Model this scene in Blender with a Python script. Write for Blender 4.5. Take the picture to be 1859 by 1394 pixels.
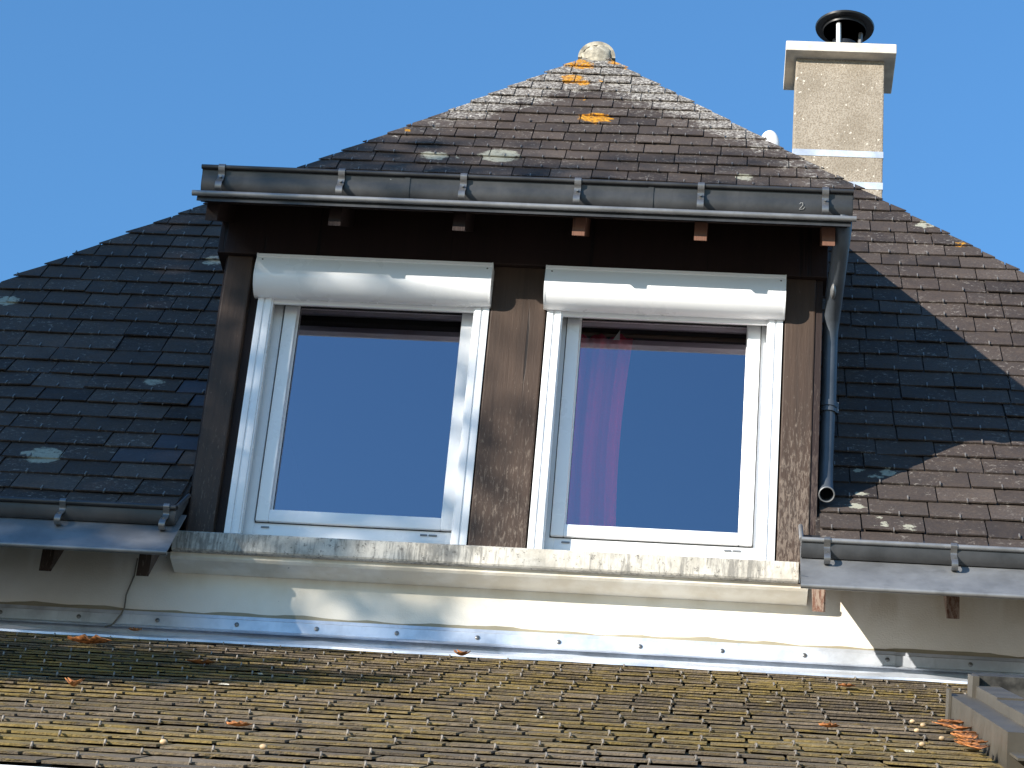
import bpy, bmesh, math, random
from mathutils import Vector, Matrix
random.seed(7)
for o in list(bpy.data.objects): bpy.data.objects.remove(o, do_unlink=True)
S = bpy.context.scene; COL = S.collection
R = math.radians
# ------------------------------------------------------------------ camera
CAM = Vector((2.0562, -9.5413, -4.3785))
RT = Vector((0.9954, 0.0537, 0.0806)); UP = Vector((-0.0446, -0.4758, 0.8784)); FW = Vector((-0.0859, 0.8777, 0.4714))
FPX = 4700.0
RT.normalize(); FW = (FW - RT * FW.dot(RT)).normalized(); UP = RT.cross(FW)
cd = bpy.data.cameras.new('camera'); cam = bpy.data.objects.new('camera', cd); COL.objects.link(cam)
cd.sensor_width = 36.0; cd.lens = FPX / 1859.0 * 36.0; cd.clip_start = 0.05; cd.clip_end = 2000
cam.matrix_world = Matrix(((RT.x, UP.x, -FW.x, CAM.x), (RT.y, UP.y, -FW.y, CAM.y), (RT.z, UP.z, -FW.z, CAM.z), (0, 0, 0, 1)))
S.camera = cam
def px(p):
    d = Vector(p) - CAM; w = d.dot(FW)
    return 929.5 + FPX * d.dot(RT) / w, 697 - FPX * d.dot(UP) / w
# ------------------------------------------------------------------ sky, sun, exposure
SUN_TO = Vector((-1.10, -1.0, 0.43)).normalized()          # towards the sun
el = math.asin(SUN_TO.z); az = math.atan2(SUN_TO.x, SUN_TO.y)
W = bpy.data.worlds.new('World'); S.world = W; W.use_nodes = True
nt = W.node_tree; nt.nodes.clear()
sky = nt.nodes.new('ShaderNodeTexSky'); sky.sky_type = 'NISHITA'; sky.sun_disc = False
sky.sun_elevation = el; sky.sun_rotation = az; sky.air_density = 1.7; sky.dust_density = 0.0; sky.ozone_density = 8.5
bg = nt.nodes.new('ShaderNodeBackground'); bg.inputs[1].default_value = 0.135
wo = nt.nodes.new('ShaderNodeOutputWorld')
nt.links.new(sky.outputs[0], bg.inputs[0]); nt.links.new(bg.outputs[0], wo.inputs[0])
sd = bpy.data.lights.new('sun', 'SUN'); sd.energy = 4.5; sd.angle = R(0.55); sd.color = (1.0, 0.93, 0.83)
sun = bpy.data.objects.new('sun', sd); COL.objects.link(sun); sun.location = SUN_TO * 40
sun.rotation_euler = SUN_TO.to_track_quat('Z', 'Y').to_euler()
S.view_settings.view_transform = 'Standard'; S.view_settings.look = 'None'
S.view_settings.exposure = 1.0; S.view_settings.gamma = 1.0
S.render.engine = 'CYCLES'
# ------------------------------------------------------------------ object helpers
def tag(o, label=None, cat=None, group=None, kind=None):
    if label: o['label'] = label
    if cat: o['category'] = cat
    if group: o['group'] = group
    if kind: o['kind'] = kind
    return o
def thing(name, loc, label, cat, group=None):
    o = bpy.data.objects.new(name, None); COL.objects.link(o); o.location = loc; o.empty_display_size = 0.2
    return tag(o, label, cat, group)
def link(name, me, mat, parent=None, smooth=False):
    if mat is not None and not me.materials: me.materials.append(mat)
    if smooth:
        for p in me.polygons: p.use_smooth = True
    o = bpy.data.objects.new(name, me); COL.objects.link(o)
    if parent is not None:
        o.parent = parent
        if parent.type == 'EMPTY': o.matrix_parent_inverse = Matrix.Translation(-parent.location)
    return o
class MB:
    """collects shapes for one mesh"""
    def __init__(s): s.bm = bmesh.new()
    def poly(s, pts): return s.bm.faces.new([s.bm.verts.new(p) for p in pts])
    def box(s, x0, x1, y0, y1, z0, z1, bev=0.0):
        r = bmesh.ops.create_cube(s.bm, size=1.0)
        for v in r['verts']:
            v.co = Vector(((x0 + x1) / 2 + v.co.x * (x1 - x0), (y0 + y1) / 2 + v.co.y * (y1 - y0), (z0 + z1) / 2 + v.co.z * (z1 - z0)))
        if bev:
            es = list({e for v in r['verts'] for e in v.link_edges})
            bmesh.ops.bevel(s.bm, geom=es, offset=bev, segments=2, affect='EDGES', profile=0.6)
        return s
    def prism(s, prof, x0, x1):
        """closed (y, z) outline swept along X"""
        n = len(prof)
        a = [s.bm.verts.new((x0, y, z)) for y, z in prof]; b = [s.bm.verts.new((x1, y, z)) for y, z in prof]
        for i in range(n):
            j = (i + 1) % n; s.bm.faces.new((a[i], a[j], b[j], b[i]))
        s.bm.faces.new(a[::-1]); s.bm.faces.new(b); return s
    def sheet(s, line, x0, x1, t):
        """open (y, z) polyline swept along X with thickness t"""
        n = len(line); off = []
        for i in range(n):
            a = Vector(line[max(0, i - 1)]); b = Vector(line[min(n - 1, i + 1)]); d = (b - a).normalized()
            off.append((line[i][0] - d.y * t, line[i][1] + d.x * t))
        return s.prism(list(line) + off[::-1], x0, x1)
    def tube(s, pts, r, seg=10, cap=True):
        pts = [Vector(p) for p in pts]; rings = []
        rr = r if isinstance(r, (list, tuple)) else [r] * len(pts)
        prev = None
        for i, p in enumerate(pts):
            d = (pts[min(i + 1, len(pts) - 1)] - pts[max(i - 1, 0)]).normalized()
            if prev is None: u = d.orthogonal().normalized()
            else: u = (prev - d * prev.dot(d)).normalized()
            prev = u; w = d.cross(u)
            rings.append([s.bm.verts.new(p + (u * math.cos(k * 2 * math.pi / seg) + w * math.sin(k * 2 * math.pi / seg)) * rr[i]) for k in range(seg)])
        for a, b in zip(rings, rings[1:]):
            for k in range(seg): s.bm.faces.new((a[k], a[(k + 1) % seg], b[(k + 1) % seg], b[k]))
        if cap: s.bm.faces.new(rings[0][::-1]); s.bm.faces.new(rings[-1])
        return s
    def strap(s, line, x0, x1, t): return s.sheet(line, x0, x1, t)
    def lathe(s, c, prof, seg=32):
        rings = [[s.bm.verts.new((c[0] + r * math.cos(k * 2 * math.pi / seg), c[1] + r * math.sin(k * 2 * math.pi / seg), c[2] + z)) for k in range(seg)] for r, z in prof]
        for a, b in zip(rings, rings[1:]):
            for k in range(seg): s.bm.faces.new((a[k], a[(k + 1) % seg], b[(k + 1) % seg], b[k]))
        s.bm.faces.new(rings[0][::-1]); s.bm.faces.new(rings[-1]); return s
    def build(s, name, mat, parent=None, smooth=False, recalc=True):
        if recalc: bmesh.ops.recalc_face_normals(s.bm, faces=s.bm.faces)
        me = bpy.data.meshes.new(name); s.bm.to_mesh(me); s.bm.free()
        o = link(name, me, mat, parent)
        if smooth:
            for p in me.polygons: p.use_smooth = True
            try: me.set_sharp_from_angle(angle=R(40))
            except Exception: pass
        return o
# ------------------------------------------------------------------ material helpers
class M:
    def __init__(s, name):
        s.m = bpy.data.materials.new(name); s.m.use_nodes = True; s.t = s.m.node_tree
        s.p = s.t.nodes['Principled BSDF']; s.out = s.t.nodes['Material Output']; s._pos = None
    def n(s, t, **kw):
        k = s.t.nodes.new('ShaderNode' + t)
        for a, v in kw.items(): setattr(k, a, v)
        return k
    def put(s, sock, v):
        if hasattr(v, 'is_output'): s.t.links.new(v, sock)
        elif isinstance(v, tuple) and len(v) == 3 and sock.type == 'RGBA': sock.default_value = (*v, 1)
        else: sock.default_value = v
    @property
    def pos(s):
        if s._pos is None: s._pos = s.n('NewGeometry').outputs['Position']
        return s._pos
    def scale(s, v, sc):
        k = s.n('Mapping'); s.put(k.inputs[0], v); k.inputs['Scale'].default_value = sc; return k.outputs[0]
    def noise(s, vec, scale, detail=4, rough=0.55, dist=0.0, col=False):
        k = s.n('TexNoise'); s.put(k.inputs['Vector'], vec); k.inputs['Scale'].default_value = scale
        k.inputs['Detail'].default_value = detail; k.inputs['Roughness'].default_value = rough; k.inputs['Distortion'].default_value = dist
        return k.outputs[1 if col else 0]
    def ramp(s, v, a, b, lo=0.0, hi=1.0):
        k = s.n('MapRange', interpolation_type='SMOOTHSTEP'); s.put(k.inputs[0], v)
        k.inputs[1].default_value = a; k.inputs[2].default_value = b; k.inputs[3].default_value = lo; k.inputs[4].default_value = hi
        return k.outputs[0]
    def math(s, op, a, b=0.0):
        k = s.n('Math', operation=op); s.put(k.inputs[0], a); s.put(k.inputs[1], b); return k.outputs[0]
    def vmath(s, op, a, b):
        k = s.n('VectorMath', operation=op); s.put(k.inputs[0], a); s.put(k.inputs[1], b)
        return k.outputs[1] if op in ('DOT_PRODUCT', 'LENGTH', 'DISTANCE') else k.outputs[0]
    def mix(s, f, a, b, mode='MIX'):
        k = s.n('Mix', data_type='RGBA', blend_type=mode); s.put(k.inputs[0], f); s.put(k.inputs[6], a); s.put(k.inputs[7], b); return k.outputs[2]
    def attr(s, name):
        k = s.n('Attribute', attribute_name=name); return k.outputs['Fac']
    def bump(s, h, strength=0.3, dist=0.01):
        k = s.n('Bump'); s.put(k.inputs['Height'], h); k.inputs['Strength'].default_value = strength; k.inputs['Distance'].default_value = dist
        s.t.links.new(k.outputs[0], s.p.inputs['Normal'])
    def done(s, color, rough=0.6, metal=0.0, spec=0.4):
        s.put(s.p.inputs['Base Color'], color); s.put(s.p.inputs['Roughness'], rough)
        s.put(s.p.inputs['Metallic'], metal); s.put(s.p.inputs['Specular IOR Level'], spec); return s.m
# hip roof geometry: 49 degrees low down, 53.5 degrees above Y = 1
YE = -0.43; T1 = math.tan(R(49)); Z0 = 0.19; YK = 1.0; ZK = Z0 + T1 * YK; T2 = math.tan(R(53.5))
APX = Vector((1.10, 3.87, ZK + T2 * 2.87)); KL = 1.135; KR = 1.197
L1 = (YK - YE) / math.cos(R(49))
def hipz(y): return Z0 + T1 * y if y < YK else ZK + T2 * (y - YK)
def hip_pt(x, s, h=0.0):
    if s < L1: y = YE + s * math.cos(R(49)); a = R(49)
    else: y = YK + (s - L1) * math.cos(R(53.5)); a = R(53.5)
    return Vector((x, y - h * math.sin(a), hipz(y) + h * math.cos(a)))
def s_of_y(y): return (y - YE) / math.cos(R(49)) if y < YK else L1 + (y - YK) / math.cos(R(53.5))
# ------------------------------------------------------------------ materials
ORANGE = [((0.975, 3.735, 5.035), .085), ((1.03, 3.70, 5.0), .075), ((1.24, 3.765, 5.08), .06), ((1.31, 3.71, 5.0), .035), ((0.98, 3.55, 4.79), .075), ((1.06, 3.51, 4.73), .045),
          ((1.145, 3.537, 4.77), .022), ((1.172, 3.126, 4.213), .085), ((1.12, 3.13, 4.22), .05), ((1.235, 3.135, 4.22), .045), ((3.2, 2.079, 2.798), .03), ((1.07, 3.33, 4.49), .022), ((1.2, 3.44, 4.63), .016), ((0.10, 2.93, 3.95), .03)]
PALE = [((0.67, 2.712, 3.653), .105), ((0.305, 2.682, 3.614), .072), ((0.44, 2.69, 3.62), .022), ((-0.613, 1.693, 2.277), .055), ((-0.588, .77, 1.075), .05), ((-0.858, .163, .378), .082),
        ((-1.531, 1.333, 1.789), .06), ((3.025, 2.234, 3.008), .045), ((2.054, 2.596, 3.497), .045), ((2.785, -.053, .129), .035), ((2.60, .165, .38), .025), ((2.66, .30, .53), .03), ((2.72, .33, .57), .035), ((2.60, .35, .59), .02),
        ((2.58, .08, .29), .04), ((2.66, .02, .21), .025), ((0.86, 2.66, 3.58), .022), ((2.68, -.04, .15), .02)]
def slate_material(name, old=True):
    m = M(name); P = m.pos; tone = m.attr('tone'); new = m.attr('fresh')
    big = m.noise(P, 2.2, 3); mid = m.noise(P, 14, 5, .65); fine = m.noise(P, 90, 4, .7)
    c = m.mix(tone, (.030, .024, .022), (.122, .096, .080))
    c = m.mix(m.ramp(big, .35, .7), c, (.070, .053, .044))
    c = m.mix(m.ramp(mid, .45, .8, 0, .55), c, (.115, .086, .067))
    c = m.mix(m.ramp(fine, .3, .75, .0, .55), c, (.028, .026, .027))
    c = m.mix(m.math('MULTIPLY', new, .75), c, (.058, .066, .088))
    # pale specks of crust
    sp = m.math('MULTIPLY', m.ramp(m.noise(P, 42, 6, .8), .55, .66), m.ramp(m.noise(P, 5.5, 4), .38, .60))
    sp = m.math('MULTIPLY', sp, m.math('SUBTRACT', 1.0, new))
    c = m.mix(m.math('MULTIPLY', sp, .8), c, (.30, .27, .235))
    # white crust gathering along the two hips and near the top
    hl = Vector((1, -KL, 0)).normalized(); hr = Vector((-1, -KR, 0)).normalized()
    rel = m.vmath('SUBTRACT', P, tuple(APX))
    dl = m.vmath('DOT_PRODUCT', rel, tuple(hl)); dr = m.vmath('DOT_PRODUCT', rel, tuple(hr))
    d = m.math('MINIMUM', dl, dr)
    zz = m.n('SeparateXYZ'); m.put(zz.inputs[0], P)
    near = m.ramp(d, .0, .42, 1.0, 0.0)
    high = m.ramp(zz.outputs[2], 2.3, 4.6); right = m.ramp(zz.outputs[0], -.2, .5)
    high = m.math('MULTIPLY', high, m.math('MAXIMUM', right, .35))
    amt = m.math('MULTIPLY', m.math('ADD', m.math('MULTIPLY', near, .60), m.math('MULTIPLY', m.ramp(zz.outputs[2], 3.7, 5.0), .42)), m.math('ADD', .25, high))
    n2 = m.math('ADD', m.math('MULTIPLY', m.noise(P, 26, 5, .7), .75), m.math('MULTIPLY', m.noise(P, 6, 2), .35))
    cr = m.math('MULTIPLY', m.ramp(m.math('ADD', n2, m.math('MULTIPLY', amt, .42)), .74, .90), m.ramp(m.noise(P, 75, 4, .7), .38, .60))
    c = m.mix(m.math('MULTIPLY', cr, .85), c, m.mix(m.ramp(m.noise(P, 40, 3), .3, .7), (.16, .145, .125), (.68, .64, .57)))
    # round crusts
    wob = m.vmath('ADD', P, m.vmath('MULTIPLY', m.vmath('SUBTRACT', m.noise(P, 17, 5, .7, col=True), (.5, .5, .5)), (.15, .15, .15)))
    def spots(lst, soft):
        acc = None
        for q, r in lst:
            v = m.ramp(m.vmath('DISTANCE', wob, q), r * 1.12 * soft, r * 1.12, 1, 0)
            acc = v if acc is None else m.math('MAXIMUM', acc, v)
        return acc
    pl = spots(PALE, .8); hole = m.ramp(m.noise(P, 34, 5, .75), .34, .48, .1, 1)
    c = m.mix(m.math('MULTIPLY', m.math('MULTIPLY', pl, hole), .9), c, m.mix(m.noise(P, 70, 3), (.24, .235, .18), (.46, .45, .36)))
    og = spots(ORANGE, .75); hole2 = m.ramp(m.noise(P, 42, 5, .75), .38, .50)
    c = m.mix(m.math('MULTIPLY', og, hole2), c, m.mix(m.ramp(m.noise(P, 60, 4, .7), .35, .65), (.30, .11, .012), (.68, .34, .03)))
    m.bump(m.math('ADD', m.math('MULTIPLY', m.math('ADD', mid, cr), .6), m.math('ADD', fine, m.math('MULTIPLY', og, 2.0))), .5, .004)
    return m.done(c, m.ramp(mid, .2, .9, .62, .9), 0, .14)
MS = slate_material('slate')
def lean_slate_material():
    m = M('mossy_slate'); P = m.pos; tone = m.attr('tone')
    mid = m.noise(m.scale(P, (3, 9, 9)), 3.2, 5, .65); fine = m.noise(P, 70, 4, .7)
    c = m.mix(tone, (.10, .08, .060), (.22, .175, .125))
    c = m.mix(m.ramp(fine, .3, .75, .0, .5), c, (.05, .045, .04))
    moss = m.math('ADD', m.math('MULTIPLY', m.noise(m.scale(P, (4, 14, 14)), 3.0, 5, .7), .6), m.math('MULTIPLY', m.noise(P, 1.1, 3), .45))
    k = m.ramp(moss, .46, .63)
    c = m.mix(m.math('MULTIPLY', k, .62), c, m.mix(m.noise(P, 30, 3), (.18, .128, .032), (.34, .245, .060)))
    yl = m.ramp(m.noise(m.scale(P, (3, 12, 12)), 4.2, 4, .7), .66, .74)
    c = m.mix(m.math('MULTIPLY', yl, .8), c, (.38, .30, .045))
    wh = m.math('MULTIPLY', m.ramp(m.noise(m.scale(P, (5, 10, 10)), 1.5, 3, .7), .69, .72), m.ramp(fine, .35, .5))
    c = m.mix(wh, c, (.62, .60, .52))
    m.bump(m.math('ADD', mid, m.math('ADD', fine, m.math('MULTIPLY', k, .8))), .7, .006)
    return m.done(c, .85, 0, .2)
ML = lean_slate_material()
def wood_material(name, c0, c1, flake, fl_amt):
    m = M(name); P = m.pos
    g = m.noise(m.scale(P, (26, 26, 1.4)), 1.0, 5, .6, .6); g2 = m.noise(m.scale(P, (60, 60, 5)), 1.0, 4, .7)
    c = m.mix(g, c0, c1)
    z = m.n('SeparateXYZ'); m.put(z.inputs[0], P)
    low = m.ramp(z.outputs[2], 1.15, .1, 0, 1); rt = m.ramp(z.outputs[0], .2, 2.3, .45, 1.0)
    f = m.math('ADD', m.math('MULTIPLY', m.noise(m.scale(P, (110, 110, 22)), 1.0, 5, .75, .4), 1.0), m.math('MULTIPLY', m.math('MULTIPLY', low, rt), .20))
    k = m.ramp(f, .64, .76)
    c = m.mix(m.math('MULTIPLY', k, fl_amt), c, flake)
    crack = m.ramp(m.noise(m.scale(P, (18, 18, .7)), 1.3, 3, .5, .3), .33, .29)
    c = m.mix(m.math('MULTIPLY', crack, .8), c, (.006, .004, .004))
    m.bump(m.math('SUBTRACT', m.math('ADD', g2, m.math('MULTIPLY', k, .7)), crack), .45, .004)
    return m.done(c, .62, 0, .35)
MW = wood_material('stained_wood', (.020, .0125, .009), (.082, .050, .033), (.27, .215, .17), .5)
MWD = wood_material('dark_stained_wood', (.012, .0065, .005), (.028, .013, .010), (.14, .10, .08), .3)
MTAIL = wood_material('sunlit_brown_wood', (.10, .045, .028), (.20, .095, .06), (.40, .33, .27), .6)
def plain(name, col, rough=.5, metal=0.0, spec=.4, var=.12, sc=6, bump=0.0, bsc=60):
    m = M(name); P = m.pos; n = m.noise(P, sc, 5, .6)
    c = m.mix(m.ramp(n, .3, .75), tuple(v * (1 - var) for v in col), tuple(min(1, v * (1 + var)) for v in col))
    if bump: m.bump(m.noise(P, bsc, 4, .6), bump, .003)
    return m.done(c, m.ramp(n, .2, .8, rough * .85, min(1, rough * 1.15)), metal, spec)
MPVC = plain('white_plastic', (.87, .88, .89), .28, 0, .5, .02, 3)
MGAP = plain('black_rubber', (.012, .012, .013), .6)
def zinc_material(name, col, rough):
    m = M(name); P = m.pos; n = m.noise(P, 5, 5, .65); st = m.noise(m.scale(P, (18, 40, 2)), 1, 4, .6)
    c = m.mix(m.ramp(n, .3, .7), tuple(v * .78 for v in col), tuple(v * 1.15 for v in col))
    c = m.mix(m.ramp(st, .55, .75, 0, .4), c, tuple(v * .55 for v in col))
    sp = m.ramp(m.noise(P, 34, 3, .6), .74, .78); c = m.mix(m.math('MULTIPLY', sp, .7), c, (.5, .5, .47))
    m.bump(m.noise(P, 9, 3), .12, .01)
    return m.done(c, m.ramp(n, .2, .8, rough - .08, rough + .1), .45, .4)
MZ = zinc_material('weathered_zinc', (.055, .056, .058), .42)
MZL = zinc_material('pale_zinc', (.23, .235, .24), .42)
MALU = zinc_material('aluminium_flashing', (.62, .66, .72), .42)
MPIPE = zinc_material('blue_grey_zinc', (.085, .10, .12), .5)
MSTEEL = plain('galvanised_steel', (.20, .20, .20), .38, .7, .5, .15, 20)
def wall_material():
    m = M('cream_render'); P = m.pos; n = m.noise(P, 3, 4); f = m.noise(P, 130, 3, .6)
    c = m.mix(m.ramp(n, .35, .7), (.72, .67, .57), (.82, .78, .69))
    z = m.n('SeparateXYZ'); m.put(z.inputs[0], P)
    st = m.math('MULTIPLY', m.ramp(z.outputs[2], -.24, -.12), m.ramp(m.noise(m.scale(P, (7, 7, 2)), 1, 4), .38, .62))
    c = m.mix(m.math('MULTIPLY', st, .35), c, (.46, .37, .23))
    dk = m.ramp(m.noise(m.scale(P, (9, 9, 4)), 2.4, 5, .75), .67, .74); c = m.mix(m.math('MULTIPLY', dk, .3), c, (.25, .24, .21))
    dots = m.ramp(m.noise(P, 30, 2, .5), .765, .79); c = m.mix(m.math('MULTIPLY', dots, .9), c, (.05, .04, .03))
    m.bump(f, .35, .004)
    return m.done(c, .9, 0, .2)
MWALL = wall_material()
def sill_material():
    m = M('weathered_stone'); P = m.pos
    n = m.noise(m.scale(P, (1, 1, .7)), 9, 6, .75, .4); v = m.noise(m.scale(P, (60, 60, 9)), 1, 5, .7); b = m.noise(P, 1.7, 3)
    c = m.mix(m.ramp(n, .3, .7), (.40, .375, .32), (.66, .625, .55))
    g = m.ramp(m.math('ADD', m.math('MULTIPLY', v, .6), m.math('MULTIPLY', b, .55)), .56, .70)
    c = m.mix(m.math('MULTIPLY', g, .62), c, (.10, .10, .095))
    c = m.mix(m.ramp(m.noise(P, 45, 5, .75), .56, .66, 0, .7), c, (.10, .095, .085))
    m.bump(m.math('ADD', n, v), .4, .006)
    return m.done(c, .9, 0, .2)
MSILL = sill_material()
def chimney_material():
    m = M('pebbledash'); P = m.pos; f = m.noise(P, 95, 4, .65); n = m.noise(P, 3.5, 4)
    c = m.mix(m.ramp(n, .3, .7), (.29, .25, .195), (.41, .36, .29))
    c = m.mix(m.ramp(f, .3, .62), (.215, .175, .13), c)
    c = m.mix(m.ramp(m.noise(P, 38, 2), .66, .70), c, (.62, .57, .48))
    m.bump(f, .6, .008)
    return m.done(c, .95, 0, .15)
MCHIM = chimney_material()
MCAP = plain('concrete', (.66, .60, .51), .9, 0, .2, .2, 8, .4, 50)
MMORT = plain('lichen_mortar', (.36, .33, .26), .95, 0, .15, .45, 22, .9, 40)
def glass_material():
    m = M('window_glass'); t = m.t; t.nodes.remove(m.p)
    g = m.n('BsdfGlossy'); g.inputs[0].default_value = (.86, .78, .90, 1); g.inputs[1].default_value = 0.0
    tr = m.n('BsdfTransparent'); tr.inputs[0].default_value = (.96, .96, .96, 1)
    mx = m.n('MixShader'); lw = m.n('Fresnel'); lw.inputs[0].default_value = 1.5
    gm = m.n('NewGeometry'); f = m.math('MULTIPLY', m.math('ADD', lw.outputs[0], .26), m.math('SUBTRACT', 1.0, gm.outputs['Backfacing']))
    bp = m.n('Bump'); bp.inputs['Strength'].default_value = .02; bp.inputs['Distance'].default_value = .01
    t.links.new(m.noise(m.pos, 1.6, 2), bp.inputs['Height']); t.links.new(bp.outputs[0], g.inputs['Normal'])
    t.links.new(f, mx.inputs[0]); t.links.new(tr.outputs[0], mx.inputs[1]); t.links.new(g.outputs[0], mx.inputs[2]); t.links.new(mx.outputs[0], m.out.inputs[0])
    return m.m
MGL = glass_material()
MROOM = plain('unlit_room_black', (.018, .018, .017), .95); MROOMD = plain('room_timber', (.12, .075, .045), .7)  # room surfaces near black: the unlit interior is put into their colour
def curtain_material():
    m = M('red_cloth'); f = m.noise(m.scale(m.pos, (300, 300, 40)), 1, 3)
    c = m.mix(f, (.80, .015, .07), (.95, .03, .11)); return m.done(c, .9, 0, .2)
MCUR = curtain_material()
MFRAME = plain('brown_grey_metal', (.085, .076, .061), .45, .1, .4, .2, 7)
MDARK = plain('dark_mottled_cladding', (.05, .048, .043), .6, 0, .3, .6, 26)
MDGL = plain('dark_pane', (.02, .022, .026), .12, 0, .6)
MLEAF = plain('dry_leaf', (.38, .15, .05), .7, 0, .25, .75, 55)
MACORN = plain('acorn_shell', (.46, .33, .19), .5, 0, .4, .25, 60)
MWHITE = plain('white_paint', (.80, .80, .79), .4)
MGROUND = plain('pale_bounce_ground', (.36, .335, .295), .95, 0, .2, .25, 1.2, .5, 12)  # unseen ground, made pale to bounce light up onto walls and soffits
MBARK = plain('bark', (.075, .055, .04), .95, 0, .2, .4, 9, .9, 14)
def leaf_mat():
    m = M('oak_foliage'); c = m.mix(m.noise(m.pos, 1.3, 4), (.04, .07, .014), (.10, .11, .02)); return m.done(c, .6, 0, .3)
MFOL = leaf_mat()
MBLACK = plain('soot_black', (.02, .02, .021), .35, .2, .5)
MCABLE = plain('grey_cable', (.16, .14, .11), .7)

# ================================================================== ground
GZ = -6.0
g = MB(); g.box(-120, 120, -120, 120, GZ - .2, GZ)
tag(g.build('ground', MGROUND), kind='structure')
# ================================================================== house
house = thing('house', (1.1, 5.0, GZ), 'cream rendered house with dark slate hip roof and wooden dormer', 'house')
WY = 0.10                                                    # face of the wall under the sill
w = MB(); w.box(-3.0, 5.2, WY, 9.6, GZ, -.42); w.box(-3.0, 5.2, WY, WY + .17, -.42, -.06)
w.build('wall', MWALL, house)
DXL, DXR = -.17, 2.413                                       # outer faces of the dormer cheeks
# roof deck: pieces round the dormer plus side and rear slopes
def deck(mb, quads, t=.05):
    for q in quads:
        q = [Vector(p) for p in q]; n = (q[1] - q[0]).cross(q[-1] - q[0]).normalized()
        if n.z < 0: n = -n
        a = [mb.bm.verts.new(p) for p in q]; b = [mb.bm.verts.new(p - n * t) for p in q]
        mb.bm.faces.new(a); mb.bm.faces.new(b[::-1])
        for i in range(len(q)):
            j = (i + 1) % len(q); mb.bm.faces.new((a[i], b[i], b[j], a[j]))
def hx(y, side): return APX.x - KL * (APX.y - y) if side < 0 else APX.x + KR * (APX.y - y)
def HP(x, y): return (x, y, hipz(y))
YJ = 2.16
d = MB()
deck(d, [(HP(hx(YE, -1), YE), HP(DXL + .004, YE + .15), HP(DXL + .004, YK), HP(hx(YK, -1), YK)),
         (HP(DXR - .004, YE + .15), HP(hx(YE, 1), YE), HP(hx(YK, 1), YK), HP(DXR - .004, YK)),
         (HP(hx(YK, -1), YK), HP(DXL + .004, YK), HP(DXL + .004, YJ), HP(hx(YJ, -1), YJ)),
         (HP(DXR - .004, YK), HP(hx(YK, 1), YK), HP(hx(YJ, 1), YJ), HP(DXR - .004, YJ)),
         (HP(hx(YJ, -1), YJ), HP(hx(YJ, 1), YJ), tuple(APX)),
         ((hx(YK, -1), YK, ZK), tuple(APX), (APX.x, 9.7, APX.z), (hx(YK, -1), 9.7, ZK)), ((hx(YE, -1), YE, hipz(YE)), (hx(YK, -1), YK, ZK), (hx(YK, -1), 9.7, ZK), (hx(YE, -1), 9.7, hipz(YE))),
         (tuple(APX), (hx(YK, 1), YK, ZK), (hx(YK, 1), 9.7, ZK), (APX.x, 9.7, APX.z)), ((hx(YK, 1), YK, ZK), (hx(YE, 1), YE, hipz(YE)), (hx(YE, 1), 9.7, hipz(YE)), (hx(YK, 1), 9.7, ZK))])
me_tone = MS
roof = d.build('roof', MS, house)
gb = MB(); gb.poly([(hx(YE, -1), 9.65, hipz(YE)), (hx(YK, -1), 9.65, ZK), (APX.x, 9.65, APX.z), (hx(YK, 1), 9.65, ZK), (hx(YE, 1), 9.65, hipz(YE))]); gb.build('rear_gable', MWALL, house)

def clip(poly, a, b, c):
    """keep a*x + b*s + c >= 0"""
    out = []
    for i in range(len(poly)):
        p, q = poly[i], poly[(i + 1) % len(poly)]
        dp = a * p[0] + b * p[1] + c; dq = a * q[0] + b * q[1] + c
        if dp >= 0: out.append(p)
        if dp * dq < 0:
            t = dp / (dp - dq); out.append((p[0] + (q[0] - p[0]) * t, p[1] + (q[1] - p[1]) * t))
    return out
def slate_geo(poly, s0, s1, h0, h1, t, fn, jag):
    """top and bottom outlines of one slate lying on a roof described by fn(x, s, h)"""
    xs = [p[0] for p in poly]; xm = (min(xs) + max(xs)) / 2
    top, bot = [], []
    for x, s in poly:
        u = (s - s0) / (s1 - s0); h = h0 + (h1 - h0) * u + jag * (x - xm)
        top.append(fn(x, s, h)); bot.append(fn(x, s, h - t))
    return top, bot
def make_mesh(name, slates):
    V, F, T, N = [], [], [], []
    for top, bot, tone, fresh in slates:
        k = len(V); n = len(top); V += [tuple(v) for v in top + bot]; T += [tone] * (2 * n); N += [fresh] * (2 * n)
        F.append(tuple(range(k, k + n))); F.append(tuple(range(k + 2 * n - 1, k + n - 1, -1)))
        for i in range(n):
            j = (i + 1) % n; F.append((k + i, k + n + i, k + n + j, k + j))
    me = bpy.data.meshes.new(name); me.from_pydata(V, [], F); me.update()
    a = me.attributes.new('tone', 'FLOAT', 'POINT'); a.data.foreach_set('value', T)
    b = me.attributes.new('fresh', 'FLOAT', 'POINT'); b.data.foreach_set('value', N)
    return me
def area2(pts):
    q = [px(p) for p in pts]; cx = sum(p[0] for p in q) / len(q); cy = sum(p[1] for p in q) / len(q)
    if not (-30 < cx < 1890 and -30 < cy < 1424): return 0.0
    return abs(sum(q[i][0] * q[(i + 1) % len(q)][1] - q[(i + 1) % len(q)][0] * q[i][1] for i in range(len(q)))) / 2
def place_slates(slates, parent, mat, limit, field):
    slates.sort(key=lambda s: -s[4])
    for top, bot, tone, fresh, ar in slates[:limit]:
        c = sum(top, Vector()) / len(top)
        me = make_mesh('slate', [([v - c for v in top], [v - c for v in bot], tone, fresh)])
        o = link('slate', me, mat, parent); o.location = c
    rest = [(a, b, c, d) for a, b, c, d, _ in slates[limit:]]
    if rest: tag(link(field, make_mesh(field, rest), mat, parent), kind='stuff')
slates = []; hooks = MB()
s = s_of_y(-.19); row = 0
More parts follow.
